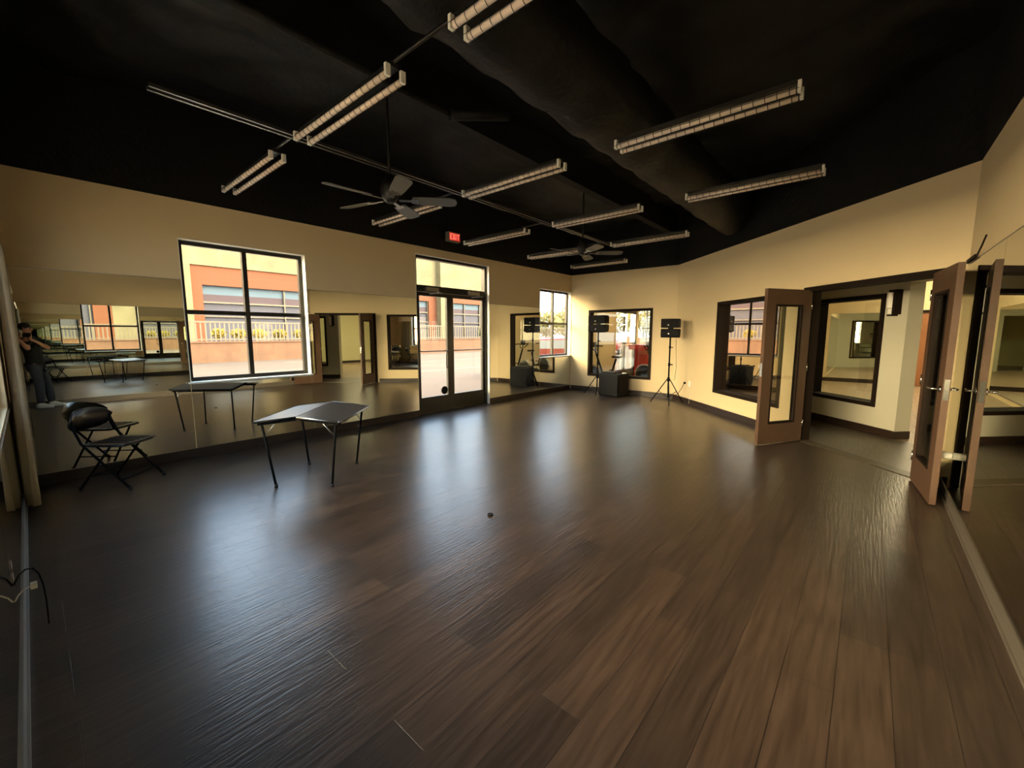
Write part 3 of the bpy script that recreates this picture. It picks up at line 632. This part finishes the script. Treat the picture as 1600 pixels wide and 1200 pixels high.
# ------------------------------------------------------------------ folding chair: faces local +x
ch = empty('folding_chair', (.505, 5.40, 0), math.radians(-45)); tag(ch, 'black metal folding chair standing in front of the mirror by the curtain', 'chair')
m = MB()                                                  # seat, slightly dished
for i in range(9): pass
pts = [(-.19, -.17), (-.10, -.195), (.10, -.205), (.18, -.19), (.205, -.12), (.21, 0), (.205, .12), (.18, .19), (.10, .205), (-.10, .195), (-.19, .17)]
m.prism(pts, .405, .43); s_ = m.build('seat', M_vinyl, ch, bevel=.008)
m = MB()
for k in range(5): m.box(-.15, .17, -.13 + .06 * k, -.105 + .06 * k, .4305, .4325)
m.build('seat_ribs', M_blackm, s_)
m = MB(); R_ = []
for i in range(17):                                       # curved backrest
    u = -1 + i / 8; y = .215 * u; x = -.235 + .065 * (1 - u * u) * -1; hh = .115 * math.sqrt(max(0, 1 - (abs(u) ** 2.6) * .9)); zc = .625
    R_.append([m.b.verts.new((x - .01 + .02 * (1 if k == 0 else 0), y, zc + (hh if k == 0 else -hh * .8 if k == 2 else 0))) for k in range(3)])
for a, b_ in zip(R_, R_[1:]):
    for k in range(2): f = m.b.faces.new([a[k], b_[k], b_[k + 1], a[k + 1]]); f.smooth = True
o = m.build('backrest', M_vinyl, ch); md = o.modifiers.new('t', 'SOLIDIFY'); md.thickness = .016; md.offset = 0
for sy in (-1, 1):
    l = MB().tube([(-.245, sy * .195, .66), (-.235, sy * .20, .60), (-.17, sy * .205, .44), (.21, sy * .205, .012)], .011, 10).build('front_leg', M_blackm, ch)
    MB().cyl((.21, sy * .205, 0), (.207, sy * .205, .03), .014, 10).build('foot_cap', M_rub, l)
    l = MB().tube([(.06, sy * .185, .41), (-.235, sy * .19, .012)], .010, 10).build('rear_leg', M_blackm, ch)
    MB().cyl((-.235, sy * .19, 0), (-.233, sy * .19, .03), .013, 10).build('foot_cap', M_rub, l)
MB().tube([(.155, -.205, .10), (.155, .205, .10)], .007, 8).tube([(-.165, -.19, .12), (-.165, .19, .12)], .007, 8).build('cross_bar', M_blackm, ch)

# ------------------------------------------------------------------ speakers on tripod stands
def speaker(c, rz, w, h, label, seam):
    e = empty('loudspeaker', c, rz); tag(e, label, 'speaker')
    g = .022
    a = MB().prism([(-.14, 0), (.10, 0), (.14, .05), (.14, h / 2 - g), (-.14, h / 2 - g)], -w / 2, w / 2, Matrix(((1, 0, 0, 0), (0, 0, 1, 0), (0, 1, 0, 0), (0, 0, 0, 1)))).build('lower_cabinet', M_blackp, e, bevel=.01)
    b_ = MB().prism([(-.14, h / 2), (.14, h / 2), (.14, h - .04), (.10, h), (-.14, h)], -w / 2, w / 2, Matrix(((1, 0, 0, 0), (0, 0, 1, 0), (0, 1, 0, 0), (0, 0, 0, 1)))).build('upper_cabinet', M_blackp, e, bevel=.01)
    MB().box(-.03, .03, -.05, .05, h / 2 - g, h / 2).build('joint_block', seam, e)
    MB().cyl((-.142, .03, h / 2 + .055), (-.150, .03, h / 2 + .055), .014, 14).build('badge', M_whitep, b_)
    MB().cyl((-.142, .02, .06), (-.150, .02, .06), .012, 14).build('badge', M_alu, a)
    return e
def stand(c, zt, zh, angs, r, label):
    e = empty('tripod_stand', (*c, 0)); tag(e, label, 'speaker stand')
    MB().cyl((0, 0, .30), (0, 0, zt), .016, 12).build('pole', M_blackm, e)
    MB().box(-.13, .13, -.15, .15, zt, zt + .018).build('top_plate', M_blackm, e)
    MB().cyl((0, 0, zh + .04), (0, 0, zh - .04), .028, 14).cyl((0, 0, zh + .28), (0, 0, zh + .34), .024, 14).cyl((0, 0, zt - .22), (0, 0, zt - .17), .022, 14).build('collar', M_blackm, e)
    MB().cyl((0, -.03, zh + .31), (0, -.07, zh + .31), .012, 10).cyl((0, -.03, zt - .2), (0, -.06, zt - .2), .01, 10).build('knob', M_blackp, e)
    MB().cyl((0, 0, .12), (0, 0, .30), .012, 10).build('lower_pole', M_blackm, e)
    for a in angs:
        a = math.radians(a); d = Vector((math.cos(a), math.sin(a), 0)); l = MB().tube([d * .03 + Vector((0, 0, zh)), d * r + Vector((0, 0, .015))], .010, 8).build('leg', M_blackm, e)
        MB().tube([d * .02 + Vector((0, 0, .14)), d * r * .55 + Vector((0, 0, zh * .45 + .02))], .006, 6).build('strut', M_blackm, l)
        MB().ball(d * r + Vector((0, 0, .014)), .014, 1).build('rubber_foot', M_rub, l)
    return e
stand((8.60, 3.103), 1.362, .50, (100, 205, 320), .34, 'black tripod stand standing by the corner right of the back window')
speaker((8.60, 3.103, 1.381), math.radians(12), .35, .36, 'black two-part loudspeaker with a bright gap, on the stand right of the back window', M_blackp)
stand((8.86, 4.90), 1.47, .42, (110, 205, 345), .30, 'black tripod stand behind the grey subwoofer box in front of the back window')
speaker((8.86, 4.90, 1.489), math.radians(8), .42, .38, 'black loudspeaker on the stand behind the subwoofer box', M_fix)
# subwoofer box and things on it
u_ = Vector((.16, .987, 0)); v_ = Vector((.987, -.16, 0))
BX = Matrix(((v_.x, u_.x, 0, 8.646), (v_.y, u_.y, 0, 4.268), (0, 0, 1, 0), (0, 0, 0, 1)))
bx = MB().box(0, .45, 0, .53, .012, .52, BX).build('subwoofer', M_box, bevel=.012); tag(bx, 'dark grey subwoofer box on the floor in front of the back window', 'speaker')
MB().box(.05, .4, -.006, .0, .08, .46, BX).build('grille', M_blackp, bx)
m = MB()
for a, b_ in ((.03, .03), (.42, .03), (.03, .5), (.42, .5)): m.cyl(BX @ Vector((a, b_, 0)), BX @ Vector((a, b_, .013)), .02, 10)
m.build('rubber_feet', M_rub, bx)
mx_ = MB().box(.06, .34, .14, .50, .522, .552, BX).build('audio_mixer', M_blackp, bevel=.006); tag(mx_, 'flat black audio mixer lying on the subwoofer box', 'mixer')
m = MB()
for i in range(6):
    for j in range(3): m.cyl(BX @ Vector((.12 + .07 * j, .18 + .055 * i, .552)), BX @ Vector((.12 + .07 * j, .18 + .055 * i, .562)), .008, 8)
m.build('knobs', M_alu, mx_)
tag(MB().cyl(BX @ Vector((.34, .06, .521)), BX @ Vector((.34, .06, .539)), .045, 24).build('tape_roll', M_whitep), 'small round white roll on the right corner of the subwoofer box', 'tape')

# ------------------------------------------------------------------ outlets, cables, small things
def outlet(fr, s, z, name, label, w=.075, h=.115):
    e = MB().box(s - w / 2, s + w / 2, -.008, -.001, z - h / 2, z + h / 2, fr.M).build(name, M_whitep, bevel=.002); tag(e, label, 'outlet')
    MB().box(s - .018, s + .018, -.011, -.009, z + .012, z + .042, fr.M).box(s - .018, s + .018, -.011, -.009, z - .042, z - .012, fr.M).build('socket', M_whitep, e); return e
outlet(FD, .72, .42, 'wall_outlet', 'white wall outlet on the diagonal wall right of the tripod stand')
tag(MB().box(.52, .56, -.035, -.009, .40, .44, FD.M).tube([FD.pt(.54, -.035, .41), FD.pt(.50, -.06, .30), FD.pt(.42, -.10, .17), FD.pt(.25, -.16, .10), FD.pt(.02, -.20, .012), (8.9, 3.05, .012)], .006, 6).build('power_cable', M_blackp), 'black power cable running from the wall outlet to the tripod stand', 'cable')
tag(MB().tube([FD.pt(.76, -.01, .38), FD.pt(.78, -.012, .24), FD.pt(.75, -.012, .12), FD.pt(.75, -.02, .012)], .003, 5).build('thin_cord', M_whitep), 'thin white cord hanging below the wall outlet', 'cable')
tag(MB().tube([(8.64, 3.00, 1.33), (8.65, 2.99, 1.0), (8.66, 2.98, .75), (8.655, 3.0, .48)], .004, 5).build('speaker_cable', M_blackp), 'thin cable hanging along the pole of the right tripod stand', 'cable')
outlet(FL, 3.35, .42, 'wall_outlet', 'white outlet low on the mirrored left wall by the black cables')
tag(MB().tube([(-.13, 2.70, .37), (-.115, 2.73, .395), (-.095, 2.77, .40), (-.075, 2.80, .385), (-.06, 2.83, .34), (-.052, 2.86, .27), (-.050, 2.90, .18), (-.052, 2.95, .08), (-.054, 3.0, .006)], .0035, 6).build('black_cable', M_blackp), 'black cable arching from the left wall down to the floor', 'cable')
tag(MB().tube([(-.13, 2.62, .33), (-.118, 2.63, .35), (-.10, 2.65, .36), (-.082, 2.67, .355)], .003, 6).box(-.085, -.065, 2.665, 2.69, .342, .366).build('white_plug', M_whitep), 'white plug on a short cord hanging off the left wall', 'plug')
tag(MB().box(2.94, 2.985, -.632, -.6, .04, .075).build('socket_cover', M_whitep), 'small white square cover on the right baseboard', 'cover')
tag(MB().cyl((2.289, 2.193, 0), (2.289, 2.193, .012), .022, 16).build('floor_cap', M_blackp), 'small black round cap lying on the floor in the middle', 'cap')

# ------------------------------------------------------------------ exercise bikes in the lobby
def bike():
    e = empty('exercise_bike', (0, 0, 0))
    MB().tube([(-.5, 0, .06), (-.1, 0, .32), (.42, 0, .34)], .03, 10).tube([(-.1, 0, .32), (-.24, 0, .78)], .026, 10).tube([(.1, 0, .32), (.34, 0, .98)], .026, 10).tube([(.42, 0, .34), (.52, 0, .06)], .026, 10).build('frame', M_blackm, e)
    w = MB(); w.tube([(.42, -.025, .34), (.42, .025, .34)], .24, 32); w.build('flywheel', M_rub, e)
    MB().tube([(.42 + .24 * math.cos(a), 0, .34 + .24 * math.sin(a)) for a in [2 * PI * k / 24 for k in range(25)]], .03, 8, caps=False).build('wheel_rim', M_alu, e)
    MB().prism([(-.38, -.10), (-.30, -.12), (-.12, -.03), (-.12, .03), (-.30, .12), (-.38, .10)], .80, .86).build('saddle', M_vinyl, e, bevel=.02)
    MB().tube([(.20, -.2, 1.10), (.40, -.2, 1.12), (.34, -.1, 1.0), (.34, .1, 1.0), (.40, .2, 1.12), (.20, .2, 1.10)], .016, 8).build('handlebar', M_blackm, e)
    MB().box(.33, .37, -.09, .09, 1.08, 1.22).cyl((.34, 0, .98), (.35, 0, 1.1), .015, 8).build('console', M_blackp, e)
    for x in (-.5, .52): MB().cyl((x, -.25, .035), (x, .25, .035), .033, 12).build('foot_bar', M_blackm, e)
    for sy in (-1, 1):
        c = MB().tube([(.02, sy * .05, .33), (.02 + sy * .1, sy * .06, .33 - sy * .13)], .012, 8).build('crank', M_alu, e)
        MB().box(-.03 + sy * .1, .07 + sy * .1, min(sy * .07, sy * .17), max(sy * .07, sy * .17), .33 - sy * .13 - .012, .33 - sy * .13 + .012).build('pedal', M_blackp, c)
    return e
BL = ['leftmost exercise bike behind the back window, beside the yellow wall', 'exercise bike behind the subwoofer box, seen through the back window', 'exercise bike in the middle of the lobby row', 'exercise bike at the right of the front lobby row', 'exercise bike standing in the second row of the lobby']
b0 = bike()
for k, (x, y, a) in enumerate(((10.1, 5.3, 100), (11.1, 4.25, 95), (10.5, 2.9, 95), (11.9, 2.7, 100), (12.6, 3.9, 80))):
    o = b0 if k == 0 else copy_tree(b0); o.location = (x, y, 0); o.rotation_euler = (0, 0, math.radians(a)); tag(o, BL[k], 'exercise bike', 'exercise bikes in the lobby')

# ------------------------------------------------------------------ the person taking the photograph, seen in the mirror
FV = Vector((.94, .34, 0)); RV = Vector((.34, -.94, 0)); CAMD = Vector((math.cos(yaw) * math.cos(pit), math.sin(yaw) * math.cos(pit), -math.sin(pit)))
CAMU = Vector((0, 0, 1)) - CAMD * CAMD.z; CAMU.normalize(); CAMR = CAMD.cross(CAMU)
PO = Vector((.085, -.345, 0))
def P(f, r, z): return PO + FV * f + RV * r + Vector((0, 0, z))
phc = Vector((0, 0, CH)) - CAMD * .016 + CAMR * .048 - CAMU * .022
def skin(name, nodes, edges, m, parent, lv=2, root=0):
    me = bpy.data.meshes.new(name); bm = bmesh.new(); ly = bm.verts.layers.skin.verify(); vs = []
    for i, (p, rr) in enumerate(nodes):
        v = bm.verts.new(p); v[ly].radius = rr if isinstance(rr, tuple) else (rr, rr); v[ly].use_root = (i == root); vs.append(v)
    for a, b in edges: bm.edges.new((vs[a], vs[b]))
    bm.to_mesh(me); bm.free(); o = link(name, me, m, parent)
    sk = o.modifiers.new('skin', 'SKIN'); sk.use_smooth_shade = True; sb = o.modifiers.new('sub', 'SUBSURF'); sb.levels = lv; sb.render_levels = lv
    return o
pe = empty('person', (0, 0, 0)); tag(pe, 'person in black t-shirt and jeans holding up a phone, reflected in the mirror', 'person')
M_skin = mat('skin', (.50, .27, .17), .55, nz=.04, nscale=9); M_hair = mat('black_hair', (.008, .006, .005), .6); M_shirt = mat('black_tshirt', (.012, .012, .011), .9, bump=.2, bscale=60)
M_jean = mat('dark_jeans', (.035, .042, .055), .9, nz=.2, nscale=14); M_shoe = mat('white_sneaker', (.72, .68, .58), .6)
nd = []; ed = []
def ch(pts, start=None):
    prev = start
    for p, rr in pts:
        nd.append((p, rr)); i = len(nd) - 1
        if prev is not None: ed.append((prev, i))
        prev = i
    return prev
ch([(P(0, 0, .88), .065)]); sp = ch([(P(-.02, 0, 1.02), .085), (P(-.04, 0, 1.20), .09), (P(-.05, 0, 1.32), .085)], 0)
nk = ch([(P(-.07, 0, 1.39), .052), (P(-.075, 0, 1.43), .050)], sp)
ch([(P(-.06, 0, 1.485), .066), (P(-.075, 0, 1.54), .080), (P(-.08, 0, 1.59), .066)], nk)
for sd_ in (-1, 1):
    sh = ch([(P(-.05, sd_ * .155, 1.335), .052)], sp)
    hand = phc + CAMR * sd_ * .093 - CAMD * .012 - CAMU * .01
    eb = P(.14, .20, 1.15) if sd_ == 1 else P(.02, -.27, 1.15)
    wr = hand - CAMU * .07 - CAMD * .035 + CAMR * sd_ * .012
    up = (P(-.05, sd_ * .155, 1.335) + eb) / 2
    a_ = ch([(up, .044), (eb, .038), ((eb * .45 + wr * .55), .034), (wr, .024), (hand - CAMU * .03 + CAMR * sd_ * .006, .024)], sh)
    for k in range(4):
        b0_ = hand + CAMU * (.030 - .018 * k) - CAMD * .012 + CAMR * sd_ * .006
        ch([(b0_, .009), (b0_ + CAMD * .008 - CAMR * sd_ * .004, .0085), (b0_ + CAMD * .010 - CAMR * sd_ * (.020 - .002 * k), .0075)], a_)
    ch([(hand - CAMU * .03 - CAMD * .022 - CAMR * sd_ * .012, .010), (hand - CAMU * .012 - CAMD * .020 - CAMR * sd_ * .034, .0085)], a_)
    hp = ch([(P(0.01, sd_ * .075, .80), .060), (P(.06 + .02 * sd_, sd_ * .09, .48), .058), (P(.07 + .03 * sd_, sd_ * .10, .28), .048), (P(.07 + .04 * sd_, sd_ * .105, .09), .034), (P(.13 + .05 * sd_, sd_ * .11, .05), .030), (P(.20 + .05 * sd_, sd_ * .115, .038), .024)], 0)
skin('body', nd, ed, M_skin, pe)
# clothing
T = [(P(.0, 0, .80), .135), (P(-.01, 0, .93), .132), (P(-.03, 0, 1.10), .128), (P(-.04, 0, 1.22), .126), (P(-.05, 0, 1.325), .112), (P(-.065, 0, 1.375), .068)]
E_ = [(0, 1), (1, 2), (2, 3), (3, 4), (4, 5)]
for sd_ in (-1, 1):
    i = len(T); q0 = P(-.05, sd_ * .155, 1.335); eb = P(.14, .20, 1.15) if sd_ == 1 else P(.02, -.27, 1.15)
    T += [(q0, .068), (q0.lerp(eb, .4), .062), (q0.lerp(eb, .7), .058)]; E_ += [(4, i), (i, i + 1), (i + 1, i + 2)]
skin('t_shirt', T, E_, M_shirt, pe, root=2)
J = [(P(0, 0, .88), .122)]; E_ = []
for sd_ in (-1, 1):
    i = len(J); J += [(P(.01, sd_ * .085, .78), .100), (P(.06 + .02 * sd_, sd_ * .09, .48), .076), (P(.07 + .03 * sd_, sd_ * .10, .28), .066), (P(.07 + .04 * sd_, sd_ * .105, .10), .058)]
    E_ += [(0, i), (i, i + 1), (i + 1, i + 2), (i + 2, i + 3)]
skin('jeans', J, E_, M_jean, pe)
for sd_ in (-1, 1):
    b_ = P(.06 + .05 * sd_, sd_ * .11, 0)
    skin('sneaker', [(b_ - FV * .05 + Vector((0, 0, .055)), (.046, .046)), (b_ + FV * .05 + Vector((0, 0, .055)), (.047, .047)), (b_ + FV * .15 + Vector((0, 0, .045)), (.045, .038)), (b_ + FV * .21 + Vector((0, 0, .038)), (.036, .030)), (b_ + Vector((0, 0, .10)), (.05, .05))], [(0, 1), (1, 2), (2, 3), (1, 4)], M_shoe, pe, root=1)
hb = P(-.075, 0, 1.545)
MB().ball(hb + Vector((0, 0, .028)) - FV * .016, (.086, .084, .080), 3).build('hair', M_hair, pe)
for sd_ in (-1, 1):
    MB().ball(hb + FV * .076 + RV * sd_ * .031 + Vector((0, 0, .003)), .011, 2).build('eye', mat('eye_dark', (.03, .02, .015), .3), pe)
    MB().ball(hb + RV * sd_ * .080 - Vector((0, 0, .012)), (.012, .018, .03), 2).build('ear', M_skin, pe)
MB().ball(hb + FV * .086 - Vector((0, 0, .018)), (.013, .012, .022), 2).build('nose', M_skin, pe)
MB().ball(hb + FV * .072 - Vector((0, 0, .052)), (.010, .024, .007), 2, Matrix.Rotation(math.radians(19.9), 4, 'Z')).build('mouth', mat('lips', (.35, .12, .09), .5), pe)
MX = Matrix((( CAMR.x, CAMU.x, CAMD.x, phc.x), (CAMR.y, CAMU.y, CAMD.y, phc.y), (CAMR.z, CAMU.z, CAMD.z, phc.z), (0, 0, 0, 1)))
ph = MB().box(-.075, .075, -.037, .037, -.004, .004, MX).build('smartphone', M_blackp, bevel=.003); tag(ph, 'black smartphone held up in both hands by the person in the mirror', 'phone')
